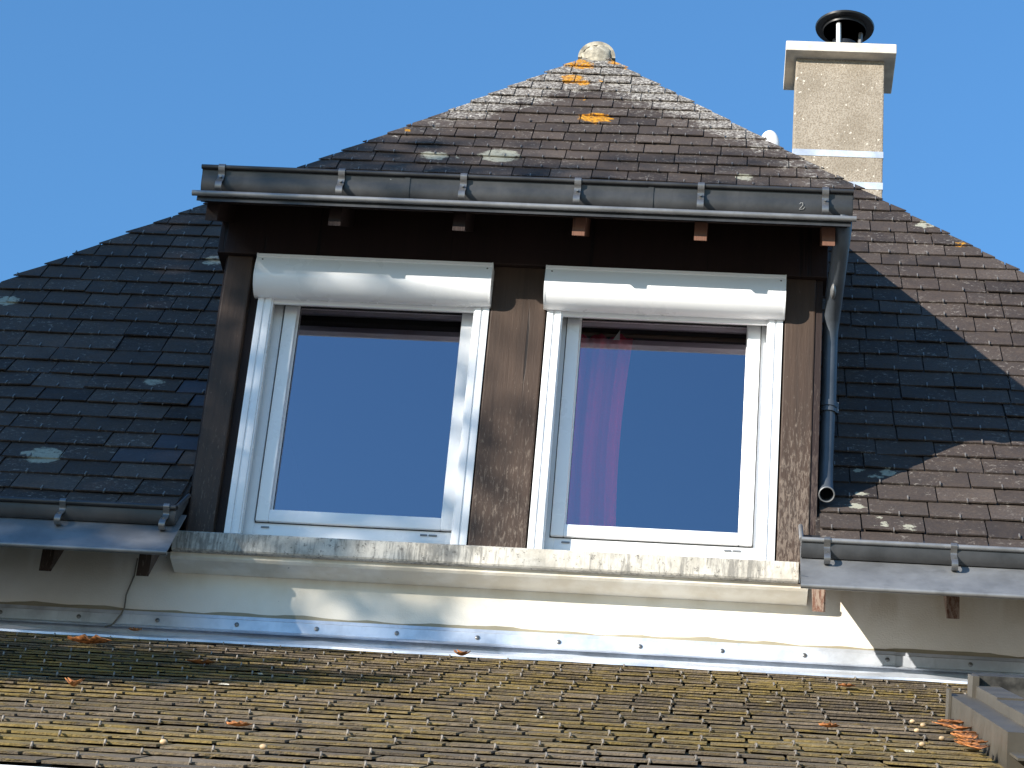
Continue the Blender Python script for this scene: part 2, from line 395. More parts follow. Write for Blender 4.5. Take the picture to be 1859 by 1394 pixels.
while True:
    y = hip_pt(0, s).y
    if y > APX.y - .03: break
    up = y > 1.15
    p = .168 if not up else .168 - .016 * min(1, (y - 1.15) / .8)
    xl, xr = hx(y - .15, -1), hx(y - .15, 1)
    s1 = s + p * 1.3
    x = max(xl - .2, -2.4) - random.random() * .2; xend = min(xr + .2, 4.3); n = 0
    if not up: x = -2.6 + (row % 2) * .124
    while x < xend:
        wd = random.gauss(.248, .008) if not up else random.uniform(.165, .255)
        if not up and x < 0: wd = random.uniform(.20, .285)
        x0, x1 = x + .0032, x + wd - .0032; x += wd
        jig = random.gauss(0, .0035)
        parts = [[(x0, s + jig), (x1, s + jig + random.gauss(0, .0015)), (x1, s1), (x0, s1)]]
        if y < 2.32:
            if y < 2.16: parts = [clip(parts[0], -1, 0, DXL - .012), clip(parts[0], 1, 0, -DXR - .012)]
            elif -.35 < x0 and x1 < 2.6 : continue
        for q in parts:
            if len(q) < 3: continue
            ov = random.uniform(-.004, .008)
            for side in (-1, 1):           # cut along the hips
                ya, yb = 0.0, 3.0; cs = math.cos(R(53.5)) if y > YK else math.cos(R(49))
                yy0 = hip_pt(0, s).y
                if side < 0: q = clip(q, 1, -KL * cs, KL * cs * s - hx(yy0, -1) + ov)
                else: q = clip(q, -1, -KR * cs, KR * cs * s + hx(yy0, 1) + ov)
                if len(q) < 3: break
            if len(q) < 3: continue
            xs = [v[0] for v in q]
            if max(xs) - min(xs) < .02: continue
            top, bot = slate_geo(q, s, s1, .0165 + random.gauss(0, .0020), .003, .0065, hip_pt, random.gauss(0, .013))
            cx = (x0 + x1) / 2
            fresh = 0.0
            if x1 < DXL + .02 and y < 1.25 and cx > -.36 - .10 * math.sin(y * 9): fresh = random.uniform(.75, 1)
            if x0 > DXR and y < .02 and cx < 2.66: fresh = .85
            tone = random.betavariate(1.7, 2.1)
            vis = [v for v, k in zip(top, q) if True]
            slates.append((top, bot, tone, fresh, area2(top)))
            if min(xs) + .01 < cx < max(xs) - .01:
                hw = .0026; a = [hip_pt(cx + i * hw, s + j, h) for h in (.014, .0215) for i, j in ((-1, -.007), (1, -.007), (1, .026), (-1, .026))]
                vs = [hooks.bm.verts.new(v) for v in a]
                for f in ((4, 5, 6, 7), (0, 1, 5, 4), (1, 2, 6, 5), (2, 3, 7, 6), (3, 0, 4, 7)): hooks.bm.faces.new([vs[i] for i in f])
    s += p; row += 1
MHOOK = plain('hook_wire', (.19, .175, .16), .5, .2, .4)
place_slates(slates, roof, MS, 300, 'slate_field')
tag(hooks.build('slate_hooks', MHOOK, roof), kind='stuff')
# ridge tiles with a mortar-filled front end
for k in range(4):
    y0 = 3.80 + k * .42; r = .118 + (.006 if k else 0); zc = APX.z - .075
    arc = [(math.cos(a * math.pi / 14), math.sin(a * math.pi / 14)) for a in range(15)]
    m_ = MB(); ro = []
    for yy in (y0, y0 + .43 - .012 * (k == 3)):
        ro.append([m_.bm.verts.new((APX.x + c * r, yy, zc + q * r * 1.05)) for c, q in arc] + [m_.bm.verts.new((APX.x - c * (r - .022), yy, zc + q * (r - .022))) for c, q in arc])
    n = 30
    for i in range(n): m_.bm.faces.new((ro[0][i], ro[0][(i + 1) % n], ro[1][(i + 1) % n], ro[1][i]))
    m_.bm.faces.new(ro[0][::-1]); m_.bm.faces.new(ro[1])
    m_.build('ridge_tile', MMORT, roof, True)
m_ = MB(); r0 = bmesh.ops.create_uvsphere(m_.bm, u_segments=20, v_segments=12, radius=1.0)
for v in r0['verts']:
    jj = 1 + .10 * math.sin(v.co.x * 9 + v.co.z * 13) + random.uniform(-.04, .04)
    v.co = Vector((APX.x + v.co.x * .098 * jj, 3.815 + v.co.y * .05, APX.z - .08 + v.co.z * .10 * jj))
m_.build('mortar_plug', MMORT, roof, True)

# ------------------------------------------------------------------ dormer
ZD, YD = 1.365, -.42; TD = math.tan(R(31))
def dz(y): return ZD + TD * (y - YD)
dr = MB(); dr.prism([(YD + .012, dz(YD) - .004), (2.2, dz(2.2) - .004), (2.2, dz(2.2) - .03), (YD + .012, dz(YD) - .03)], -.235, 2.505)
droof = dr.build('dormer_roof', MZ, house)
so = MB(); so.prism([(YD + .03, dz(YD + .03) - .031), (2.19, dz(2.19) - .031), (2.19, dz(2.19) - .042), (YD + .03, dz(YD + .03) - .042)], -.22, 2.49); so.build('soffit', MWD, droof)
db = MB(); db.tube([(-.255, YD, ZD), (2.526, YD, ZD)], .0125, 12); db.build('drip_edge', MZL, droof, True)
for x0, x1 in ((DXL, DXL + .035), (DXR - .035, DXR)):
    ck = MB(); ck.prism([(.02, -.04), (.02, dz(.02) - .043), (2.1, dz(2.1) - .043), (2.1, 2.6), (1.0, 1.2), (.3, .1)], x0, x1); ck.build('dormer_cheek', MWD, house)
li = MB(); li.box(-.205, 2.43, -.02, .14, 1.318, 1.565, .004); li.build('lintel', MWD, house)
for x0, x1, y0 in ((-.160, -.046, .0), (1.006, 1.241, .0), (2.256, 2.383, .0)):
    po = MB(); po.box(x0, x1, y0, .14, -.03, 1.3175, .006); po.build('post', MW, house)
for x0, x1 in ((-.0455, -.004), (2.384, 2.4125)):
    po = MB(); po.box(x0, x1, .05 if x0 < 0 else .006, .13, -.02, 1.3165); po.build('reveal_board', MWD, house)
for xc in (-.178, .348, .875, 1.378, 1.887, 2.418):
    ta = MB(); y0 = -.335
    ta.prism([(y0, dz(y0) - .043), (y0, dz(y0) - .132), (-.021, dz(-.021) - .132), (-.021, dz(-.021) - .043)], xc - .026, xc + .026)
    ta.build('rafter_tail', MTAIL if xc > 1.0 else MWD, house)  # lighter wood for the sunlit tails, darker for those in tree shade
si = MB(); si.prism([(-.055, -.116), (-.06, -.110), (-.06, -.038), (-.052, -.030), (.0, -.008), (.13, .035), (.25, .035), (.25, -.116)], -.192, 2.345)
si.build('sill', MSILL, house)
le = MB(); le.prism([(-.030, -.1162), (-.028, -.134), (-.018, -.142), (.04, -.147), (.098, -.152), (.098, -.1162)], -.20, 2.385); le.build('ledge', MWALL, house)

# ------------------------------------------------------------------ windows
def rect_frame(mb, x0, x1, z0, z1, wl, wr, wb, wt, y0, y1, bev=.003):
    mb.box(x0, x0 + wl, y0, y1, z0, z1, bev); mb.box(x1 - wr, x1, y0, y1, z0, z1, bev)
    mb.box(x0 + wl - .001, x1 - wr + .001, y0 + .0012, y1, z0, z0 + wb, bev); mb.box(x0 + wl - .001, x1 - wr + .001, y0 + .0012, y1, z1 - wt, z1, bev)
def window(X, sh, lab):
    fr = MB(); rect_frame(fr, X + .03, X + .97, .038, 1.26, .068, .068, .066, .06, .100, .155)
    f = fr.build('window', MPVC, house, True); f['label'] = lab
    gx0, gx1 = X + .150 + sh, X + .866 + sh
    sa = MB(); rect_frame(sa, gx0 - .055, gx1 + .055, .096, 1.215, .055, .055, .055, .06, .083, .165, .006)
    sa.box(gx0 - .004, gx0 + .004, .128, .160, .155, 1.16); sa.box(gx1 - .004, gx1 + .004, .128, .160, .155, 1.16)
    sa.build('sash', MPVC, f, True)
    ga = MB(); rect_frame(ga, gx0 - .0585, gx1 + .0585, .0925, 1.218, .02, .02, .02, .02, .0965, .0995, 0); rect_frame(ga, gx0 - .001, gx1 + .001, .151, 1.157, .006, .006, .006, .006, .134, .150, 0); ga.build('gasket', MGAP, f)
    pa = MB(); pa.box(gx0 + .001, gx1 - .001, .140, .146, .153, 1.155); pa.build('pane', MGL, f)
    for x0, s_ in ((X, 1), (X + 1, -1)):
        gr = MB()
        def bx(a, b, y0, y1): gr.box(min(x0 + s_ * a, x0 + s_ * b), max(x0 + s_ * a, x0 + s_ * b), y0, y1, -.006, 1.12, .002)
        bx(.0, .026, .0, .083); bx(.0262, .034, .006, .083); bx(.0342, .060, .0, .040); bx(.0602, .066, .006, .034); bx(.036, .0595, .052, .083)
        gr.build('guide_rail', MPVC, f, True)
    for a, b in ((.13, .165), (.795, .825), (.83, .865)):
        sl = MB(); sl.box(X + a, X + b, .096, .0999, .070, .078, .002); sl.build('drain_cover', MZL, f)
    pr = [(.08, 1.291), (-.072, 1.291), (-.078, 1.287), (-.078, 1.274), (-.0745, 1.272), (-.0885, 1.228)]
    for k in range(0, 11):
        a = k / 10 * R(86); pr.append((-.094 + .085 * (1 - math.cos(a)), 1.186 - .078 * math.sin(a)))
    pr += [(.02, 1.118), (.08, 1.16)]
    bo = MB(); bo.prism(pr, X - .010, X + 1.001); box = bo.build('shutter_box', MPVC, f, True)
    for x0 in (X - .0155, X + 1.0012):
        ec = MB(); ec.prism([(y + (0 if y > 0 else -.0012), z + (.001 if z > 1.25 else -.0012)) for y, z in pr], x0, x0 + .005); ec.build('end_cap', MPVC, f, True)
    for xs_ in (X + .012, X + .984):
        sc = MB(); sc.lathe((0, 0, 0), [(.004, 0), (.004, .0015), (.0025, .003)], 8)
        me_ = sc.build('cap_screw', MSTEEL, f).data; me_.transform(Matrix.Translation((xs_, -.0745, 1.255)) @ Matrix.Rotation(R(72), 4, 'X') @ Matrix.Translation((0, 0, .006)))
    sb = MB(); sb.box(X + .066, X + .934, .018, .032, 1.098, 1.124, .002); sb.build('shutter_slat', MPVC, f)
    gp = MB(); gp.box(X + .066, X + .934, .033, .075, 1.122, 1.15); gp.build('shutter_slot', MGAP, f)
window(0.0, .010, 'left window under roller shutter box')
window(1.2486, -.012, 'right window with red curtain behind the glass')
# room behind the glass
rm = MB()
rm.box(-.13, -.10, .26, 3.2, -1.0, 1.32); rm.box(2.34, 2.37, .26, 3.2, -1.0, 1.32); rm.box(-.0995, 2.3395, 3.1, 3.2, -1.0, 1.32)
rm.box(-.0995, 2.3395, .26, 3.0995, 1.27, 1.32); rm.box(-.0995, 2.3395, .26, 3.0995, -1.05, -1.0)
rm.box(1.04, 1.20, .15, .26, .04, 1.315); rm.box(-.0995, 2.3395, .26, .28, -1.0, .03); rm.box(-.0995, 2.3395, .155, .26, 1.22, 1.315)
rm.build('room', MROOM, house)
# ------------------------------------------------------------------ gutters
def bracket(mb, line, xc, wd=.028, t=.004): mb.strap(line, xc - wd / 2, xc + wd / 2, t)
def smooth_line(pts, n=6):
    out = []
    P = [pts[0]] + list(pts) + [pts[-1]]
    for i in range(1, len(P) - 2):
        for k in range(n):
            t = k / n; a, b, c, d_ = (Vector(P[i - 1]), Vector(P[i]), Vector(P[i + 1]), Vector(P[i + 2]))
            v = .5 * ((2 * b) + (-a + c) * t + (2 * a - 5 * b + 4 * c - d_) * t * t + (-a + 3 * b - 3 * c + d_) * t ** 3); out.append((v.x, v.y))
    out.append(tuple(pts[-1])); return out
# upper gutter along the dormer
RZ, RY = 1.522, -.372
gut = [(RY + .003, RZ + .004), (RY + .004, RZ - .010)] + [(RY + .0 + .080 * (1 - math.cos(a)) + .010 * math.cos(a) ** 6, RZ - .024 - .095 * math.sin(a)) for a in [R(9 * k) for k in range(0, 11)]] + [(-.27, 1.46), (-.215, 1.50), (-.21, 1.54)]
t_ = MB(); t_.sheet(gut, -.238, 2.512, .003)
for x0 in (-.240, 2.510): t_.prism(gut + [(RY + .03, RZ + .0)], x0, x0 + .004)
g1 = t_.build('gutter', MZ, house, True); g1['label'] = 'long half round zinc gutter above the dormer windows'
t_ = MB(); t_.tube([(-.243, RY - .004, RZ + .004), (2.515, RY - .004, RZ + .004)], .0105, 12); t_.build('rim', MZL if False else MZ, g1, True)
for xc in (-.155, .360, .880, 1.363, 1.880, 2.398):
    b_ = MB(); bracket(b_, smooth_line([(RY + .03, RZ + .010), (RY - .004, RZ + .020), (RY - .019, RZ + .004), (RY - .014, RZ - .012), (RY + .0, RZ - .032), (RY - .010, RZ - .060), (RY - .030, RZ - .085), (RY - .028, RZ - .112), (RY + .0, RZ - .128)]), xc)
    b_.tube([(xc, RY - .004, RZ - .045), (xc, RY - .016, RZ - .047)], .006, 8)
    b_.build('bracket', MSTEEL, g1, True)
for xc in (.63, 1.66):
    b_ = MB(); b_.sheet([(y - .0012, z - .0005) for y, z in gut[:9]], xc, xc + .022, -.0022); b_.build('joint_sleeve', MZ, g1, True)
b_ = MB(); b_.tube([(2.292, -.3655, 1.462), (2.297, -.3665, 1.469), (2.305, -.3665, 1.468), (2.306, -.3645, 1.459), (2.298, -.3605, 1.449), (2.291, -.3565, 1.441), (2.299, -.3570, 1.442), (2.309, -.3575, 1.444), (2.313, -.361, 1.452)], .0010, 5); b_.build('chalk_mark', plain('chalk', (.40, .40, .39), .8), g1)
# eaves gutters either side: upright front standing on the zinc-covered roof foot
def eaves_gutter(x0, x1, dx0, dx1, xs, lab, endside):
    YF, YR_, ZR = -.285, -.30, -.050; zf = hipz(YF) + .012
    n49 = (-math.sin(R(49)), math.cos(R(49)))
    def on(y, h): return (y + n49[0] * h, hipz(y) + n49[1] * h)
    trough = [(YR_, ZR), (YR_ + .002, ZR - .05), (YF, zf + .01), (YF + .05, hipz(YF + .05) + .009), (YF + .16, hipz(YF + .16) + .008)]
    t = MB(); t.sheet(trough, x0, x1, .003)
    xe = x1 - .003 if endside > 0 else x0
    t.prism([(YR_ + .001, ZR - .003), (YF, zf + .008), (YF + .17, hipz(YF + .17) + .01), (YF + .18, hipz(YF + .18) + .035)], xe, xe + .003)
    g = t.build('gutter', MZ, house, True); g['label'] = lab
    xe = x1 if endside > 0 else x0
    r = MB(); far = x0 if endside > 0 else x1
    r.tube([(far, YR_ - .004, ZR + .003), (xe, YR_ - .004, ZR + .003)], .0105, 12)
    r.tube([(xe, YR_ - .004, ZR + .003), (xe, YF + .17, hipz(YF + .17) + .042)], .009, 10)
    r.build('rim', MZL if endside < 0 else MZ, g, True)  # right rim paler for sun, left rim darker for shade
    a = MB(); a.sheet([on(YE + .0, .006), on(YF + .09, .004)], dx0, dx1, .004)
    a.tube([(dx0, YE - .004, hipz(YE) + .002), (dx1, YE - .004, hipz(YE) + .002)], .011, 10)
    if endside < 0: a.box(dx0 - .004, dx0, YE + .01, YF - .02, hipz(YE + .06), hipz(YE + .06) + .002)
    a.build('apron', MZL, g, True)
    for xc in xs:
        b = MB(); foot = on(YF - .075, .012)
        bracket(b, smooth_line([(YR_ + .03, ZR + .008), (YR_ - .004, ZR + .019), (YR_ - .019, ZR + .003), (YR_ - .008, ZR - .012), (YR_ + .0, ZR - .026), (YR_ - .012, ZR - .044), (YR_ - .038, ZR - .066), (YR_ - .050, ZR - .086), (YR_ - .044, ZR - .103), (YR_ - .026, ZR - .108), (YR_ - .008, ZR - .098)]), xc, .025)
        b.tube([(xc, YR_ - .026, ZR - .058), (xc + .001, YR_ - .034, ZR - .062)], .006, 8)
        b.build('bracket', MSTEEL, g, True)
    return g
eaves_gutter(-3.3, -.140, -3.3, -.118, (-2.0, -1.48, -1.0, -.60, -.178), 'left eaves gutter in shade beside the dormer', 1)
eaves_gutter(2.345, 5.6, 2.343, 5.6, (2.445, 2.935, 3.43, 3.93), 'sunlit right eaves gutter below the downpipe', -1)
for xc in (-2.3, -1.75, -1.2, -.65, -.255, 2.423, 2.94, 3.46, 3.98):
    y0 = -.215; z0 = -.312
    ta = MB(); ta.prism([(y0, hipz(y0) - .055), (y0, z0), (.099, z0 + T1 * (.099 - y0)), (.099, .062), (-.12, hipz(-.12) - .058)], xc - .025, xc + .025)
    ta.build('rafter_tail', MTAIL if xc > 1 else MW, house)  # sun and shade put into the wood tone: right lighter, left darker
# ------------------------------------------------------------------ downpipe
PX, PY = 2.451, .076
dp = MB()
dp.tube([(2.478, -.315, 1.43), (2.476, -.312, 1.37), (2.472, -.28, 1.325), (2.460, -.06, 1.215), (2.455, .03, 1.155), (PX, .068, 1.10), (PX, PY, 1.04), (PX, PY, .73)], [.036, .036, .036, .036, .035, .034, .033, .033], 16)
dp.tube([(PX, PY, .75), (PX - .004, PY, .47)], .0305, 16)
dpo = dp.build('downpipe', MPIPE, house, True)
ob = MB(); ob.tube([(PX - .004, PY, .48), (PX - .004, PY - .003, .40), (PX - .002, PY - .022, .345), (PX, PY - .07, .305)], .0315, 16, False)
ob.tube([(PX, PY - .069, .306), (PX - .002, PY - .02, .345)], .0285, 16, False); ob.build('outlet', MPIPE, dpo, True)
ax = Vector((.002, -.048, -.040)).normalized(); u = ax.orthogonal().normalized(); v_ = ax.cross(u); c0 = Vector((PX, PY - .07, .305))
rg = MB(); rg.tube([c0 + (u * math.cos(k * math.pi / 10) + v_ * math.sin(k * math.pi / 10)) * .031 for k in range(21)], .0032, 6); rg.build('outlet_rim', MZL, dpo, True)
cl = MB(); cl.tube([(PX, PY, .765), (PX, PY, .74)], .037, 16); cl.tube([(PX, PY, .73), (PX, PY, .715)], .037, 16); cl.box(PX + .03, PX + .043, PY - .01, PY + .01, .715, .765); cl.build('clamp', MPIPE, dpo, True)
dd = MB(); r0 = bmesh.ops.create_uvsphere(dd.bm, u_segments=14, v_segments=8, radius=1.0)
for v in r0['verts']: v.co = Vector((2.452 + v.co.x * .013, -.10 + v.co.y * .045, 1.205 + v.co.z * .030))
dd.build('bend_highlight', MZL, dpo, True)  # pale blob standing in for a sunlit highlight on the pipe bend
# ------------------------------------------------------------------ wall flashing
fl = MB(); FB = [(WY - .002, -.333), (WY - .010, -.336), (WY - .012, -.350), (WY - .020, -.356), (WY - .022, -.400), (WY - .040, -.414), (WY - .034, -.418)]
fl.sheet(FB, -3.0, -.384, .003); fl.sheet([(y - .004, z) for y, z in FB], -.3835, 2.742, .003); fl.sheet(FB, 2.7425, 5.2, .003)
flo = fl.build('flashing', MALU, house)
LZ0, LT = -.497, math.tan(0.43215)
def lz(y): return LZ0 + LT * y
ft = MB(); n = 90; x0, x1 = -3.0, 5.2
pr = [(WY - .010, -.405), (WY - .018, -.440), (-.03, lz(-.03) + .030), (-.17, lz(-.17) + .024)]
rows = []
for i in range(n + 1):
    x = x0 + (x1 - x0) * i / n; wv = .006 * math.sin(x * 5.1) + .005 * math.sin(x * 13.7 + 1)
    rows.append([ft.bm.verts.new((x, y + (wv * 2 if k == 3 else 0), z + (wv if k >= 2 else 0))) for k, (y, z) in enumerate(pr)] + [ft.bm.verts.new((x, pr[3][0] + wv * 2, pr[3][1] + wv - .010))])
for a, b in zip(rows, rows[1:]):
    for k in range(4): ft.bm.faces.new((a[k], a[k + 1], b[k + 1], b[k]))
ft.build('flashing_skirt', MALU, flo, True)
x = -2.85
while x < 5.1:
    sc = MB(); yo = .004 if -.384 < x < 2.74 else 0
    sc.lathe((x, WY - .0235 - yo, -.378), [(.0095, -.001), (.0095, .001), (.006, .0035)], 10)
    o = sc.build('screw', MSTEEL, flo, True)
    me = o.data; me.transform(Matrix.Translation((x, WY - .0235 - yo, -.378)) @ Matrix.Rotation(R(90), 4, 'X') @ Matrix.Translation((-x, -(WY - .0235 - yo), .378)))
    x += .327
# mastic line above the flashing
ms = MB(); n = 220; top, bt = [], []
for i in range(n + 1):
    x = -3 + 8.2 * i / n; hgt = .012 + .004 * math.sin(x * 7) + .003 * math.sin(x * 23) + random.uniform(-.002, .002)
    top.append(ms.bm.verts.new((x, WY - .0015, -.331 + hgt))); bt.append(ms.bm.verts.new((x, WY - .007, -.334)))
for i in range(n): ms.bm.faces.new((bt[i], bt[i + 1], top[i + 1], top[i]))
ms.build('mastic', plain('olive_mastic', (.30, .27, .19), .8), flo)
# ------------------------------------------------------------------ chimney
CY = 3.95
cb = MB(); cb.box(2.352, 2.905, CY, CY + .30, 2.2, 5.3, .008); ch = cb.build('chimney', MCHIM, house)
cp = MB(); cp.box(2.283, 2.975, CY - .085, CY + .36, 5.3005, 5.372, .006); cp.build('cap', MCAP, ch)
for za, zb in ((4.565, 4.612), (4.335, 4.385)):
    sp = MB(); sp.box(2.349, 2.908, CY - .004, CY + .305, za, zb, .002); sp.build('strap', MALU, ch)
cw = MB(); cc = (2.66, CY + .19, 5.372)
cw.lathe(cc, [(.085, 0), (.085, .17)], 24)
cw.lathe((cc[0], cc[1], cc[2] + .305), [(.186, 0), (.190, .012), (.10, .06), (.01, .085)], 40)
cw.lathe((cc[0], cc[1], cc[2] + .280), [(.140, 0.0), (.143, .035), (.139, .0345), (.136, .0)], 40)
cwo = cw.build('cowl', MBLACK, ch, True)
for a in (-115, 5, 125):
    b = MB(); c_, s_ = math.cos(R(a)), math.sin(R(a)); b.tube([(cc[0] + c_ * .09, cc[1] + s_ * .09, cc[2] + .0), (cc[0] + c_ * .105, cc[1] + s_ * .105, cc[2] + .31)], .015, 6); b.build('cowl_leg', MWHITE if a < 0 else MZL, ch)
# satellite dish behind the right hip
ds = MB(); r0 = bmesh.ops.create_uvsphere(ds.bm, u_segments=24, v_segments=14, radius=1.0)
for v in r0['verts']: v.co = Vector((2.215 + v.co.x * .068, 4.85 + v.co.y * .02 + (v.co.x ** 2 + v.co.z ** 2) * .012, 5.235 + v.co.z * .125))
ds.tube([(2.215, 4.86, 5.2), (2.215, 4.95, 5.0), (2.36, 4.34, 4.6)], .014, 8)
tag(ds.build('antenna', MWHITE, None, True), 'small white rounded antenna showing above the right roof edge beside chimney', 'antenna')

# ================================================================== extension in front, with a low mossy slate roof
ext = thing('extension', (1.1, -2.4, GZ), 'low extension roofed with mossy brown slates below the dormer', 'extension')
EY = -4.97
w = MB(); w.box(-2.6, 5.0, EY + .25, WY - .06, GZ, lz(EY) - .12); w.build('wall', MWALL, ext)
lo = MB(); lo.prism([(EY, lz(EY)), (WY - .035, lz(WY - .035)), (WY - .035, lz(WY - .035) - .12), (EY, lz(EY) - .12)], -2.8, 5.2); lroof = lo.build('roof', ML, ext)
CA, SA = math.cos(.43215), math.sin(.43215)
def low_pt(x, s, h=0.0): y = EY + s * CA; return Vector((x, y - h * SA, lz(y) + h * CA))
SKX0, SKX1, SKY0, SKY1 = 2.725, 3.85, -3.78, -2.28
slates = []; lh = MB(); s = 0.02; row = 0; pl = .158; WL = .224
while low_pt(0, s).y < -.03:
    y = low_pt(0, s).y; x = -2.8 + (row % 2) * WL / 2 + random.uniform(-.004, .004)
    while x < 5.1:
        wd = WL + random.gauss(0, .003); x0, x1 = x + .0045, x + wd - .0045; x += wd
        q = [(x0, s + random.gauss(0, .004)), (x1, s + random.gauss(0, .004)), (x1, s + pl * 1.25), (x0, s + pl * 1.25)]
        if SKY0 - .12 < y < SKY1 and x1 > SKX0 - .02 and x0 < SKX1 + .02:
            qs = [clip(q, -1, 0, SKX0 - .02), clip(q, 1, 0, -SKX1 - .02)]
        else: qs = [q]
        for q in qs:
            if len(q) < 3: continue
            top, bot = slate_geo(q, s, s + pl * 1.25, .0138 + random.gauss(0, .0011), .0035, .0055, low_pt, random.gauss(0, .006))
            slates.append((top, bot, random.random(), 0.0, area2(top)))
        cx = (x0 + x1) / 2
        if qs[0] and len(qs) == 1 and -1.6 < cx < 4.2:
            pts = [low_pt(cx, s + .010, .0145), low_pt(cx + .001, s + .003, .0180), low_pt(cx + .003, s - .005, .0170), low_pt(cx + .003, s - .008, .012), low_pt(cx + .001, s - .003, .006)]
            if random.random() < .85: lh.tube(pts, .0030, 5)
    s += pl; row += 1
place_slates(slates, lroof, ML, 300, 'slate_field')
tag(lh.build('slate_hooks', plain('rusty_hook_wire', (.24, .21, .175), .55, .4, .4, .3, 40), lroof), kind='stuff')
# white gutter at its eaves
gt = MB(); gl = [(EY - .005, lz(EY) - .035)] + [(EY - .065 + .055 * math.cos(a), lz(EY) - .06 - .065 * math.sin(a)) for a in [R(15 * k) for k in range(13)]] + [(EY - .122, -2.842)]
gt.sheet(gl, -2.8, 5.2, .004); gt.tube([(-2.8, EY - .122, -2.838), (5.2, EY - .122, -2.838)], .009, 10); gt.build('gutter', MWHITE, ext, True)
# roof window
fy = lambda y, h: (y - h * SA, lz(y) + h * CA)
rw = MB()
def slab(mb, xa, xb, ya, yb, h0, h1): mb.prism([fy(ya, h0), fy(ya, h1), fy(yb, h1), fy(yb, h0)], xa, xb)
slab(rw, SKX0, SKX0 + .07, SKY0, SKY1, -.01, .088); slab(rw, SKX1 - .07, SKX1, SKY0, SKY1, -.01, .088); slab(rw, SKX0 + .0702, SKX1 - .0702, SKY0, SKY0 + .07, -.01, .07)
rwo = rw.build('roof_window', MFRAME, ext); rwo['label'] = 'brown grey metal roof window at lower right'
r2 = MB(); slab(r2, SKX0 + .062, SKX0 + .135, SKY0 + .03, SKY1 - .70, .0, .117); r2.build('sash_cover', MFRAME, rwo)
r2 = MB(); slab(r2, SKX0 + .065, SKX0 + .138, SKY1 - .697, SKY1 - .10, .0, .122); r2.build('sash_cover', MFRAME, rwo)
r2 = MB(); slab(r2, SKX1 - .138, SKX1 - .065, SKY0 + .03, SKY1 - .10, .0, .117); r2.build('sash_cover', MFRAME, rwo)
r2 = MB(); slab(r2, SKX0 + .075, SKX1 - .02, SKY1 - .11, SKY1 + .05, .0, .150); r2.build('top_hood', MDARK, rwo)
r2 = MB(); slab(r2, SKX0 + .055, SKX0 + .074, SKY1 - .16, SKY1 - .02, .086, .150); r2.build('hood_end', MFRAME, rwo)
r2 = MB(); slab(r2, SKX0 + .136, SKX1 - .14, SKY0 + .10, SKY1 - .12, .0, .085); r2.build('pane', MDGL, rwo)
r2 = MB(); slab(r2, SKX0 - .008, SKX0 - .001, SKY1 - .13, SKY1 - .04, .0, .105); r2.build('side_flashing', MFRAME, rwo)
r2 = MB(); slab(r2, SKX0 + .005, SKX1 - .005, SKY0 - .16, SKY0 - .001, .036, .042); r2.build('foot_flashing', MFRAME, rwo)

# ================================================================== small things
cu = MB(); nx, nz = 90, 24; grid = []
for j in range(nz + 1):
    z = .0 + 1.25 * j / nz; t = j / nz
    xr = 1.60 - .030 * math.sin(t * math.pi); xl = 1.20
    grid.append([cu.bm.verts.new((xl + (xr - xl) * i / nx, .45 + (.020 + .012 * (1 - t)) * math.sin(i / nx * 27 + .6 * math.sin(t * 2.5)) + .008 * math.sin(i / nx * 61 + t * 2), z)) for i in range(nx + 1)])
for a, b in zip(grid, grid[1:]):
    for i in range(nx): cu.bm.faces.new((a[i], a[i + 1], b[i + 1], b[i]))
cur = thing('curtain', (1.43, .45, 0.0), 'red curtain hanging behind the right window', 'curtain')
cur_m = cu.build('cloth', MCUR, cur, True)
cur_m.modifiers.new('thickness', 'SOLIDIFY').thickness = .003
tg = MB(); tg.bm.faces.new([tg.bm.verts.new(p) for p in ((1.515, .40, 1.205), (1.545, .40, 1.205), (1.543, .40, 1.255))]); tg.build('tag', MWHITE, cur)
rod = MB(); rod.tube([(1.0, .45, 1.258), (2.33, .45, 1.258)], .009, 10); rod.build('curtain_rod', MROOMD, cur)
cbl = MB(); cbl.tube([(-.362, .092, -.10), (-.364, .092, -.179), (-.376, .091, -.23), (-.384, .091, -.266), (-.381, .085, -.327), (-.386, .070, -.36), (-.415, .066, -.412), (-.43, .02, -.44)], .0036, 6)
tag(cbl.build('cable', MCABLE, None, True), 'thin grey cable running down the shaded wall left of sill', 'cable')
def leaf(X, Y, sz, lab, grp, rot, curl=.5, h=.019):
    s_ = (Y - EY) / CA; pts = []
    mb = MB(); n = 9; L_, Rr = [], []
    for i in range(n):
        t = i / (n - 1); wv = (.30 + .12 * math.cos(t * 19)) * math.sin(math.pi * min(1, t * .96 + .04)) ** .6
        L_.append((t - .5, wv)); Rr.append((t - .5, -wv))
    def P3(a, b):
        c, s2 = math.cos(rot), math.sin(rot); x = (a * c - b * s2) * sz; y = (a * s2 + b * c) * sz
        return low_pt(X + x, s_ + y, h + curl * sz * (abs(b) * .7 + .5 * a * a))
    mid = [mb.bm.verts.new(P3(a, 0)) for a, _ in L_]; ll = [mb.bm.verts.new(P3(a, b)) for a, b in L_]; rl = [mb.bm.verts.new(P3(a, b)) for a, b in Rr]
    for i in range(n - 1):
        mb.bm.faces.new((mid[i], mid[i + 1], ll[i + 1], ll[i])); mb.bm.faces.new((mid[i + 1], mid[i], rl[i], rl[i + 1]))
    o = mb.build('fallen_leaf', MLEAF, None, True); o.modifiers.new('thickness', 'SOLIDIFY').thickness = .0015
    return tag(o, lab, 'leaf', grp)
G1 = 'dry leaves scattered on the low roof'
leaf(-.247, -.86, .16, 'large curled orange brown leaf in the shade at the low roof, far left', G1, .2, .75)
leaf(-.262, -.13, .07, 'small brown leaf lying on the pale flashing near the cable', G1, 1.0, .7, .04)
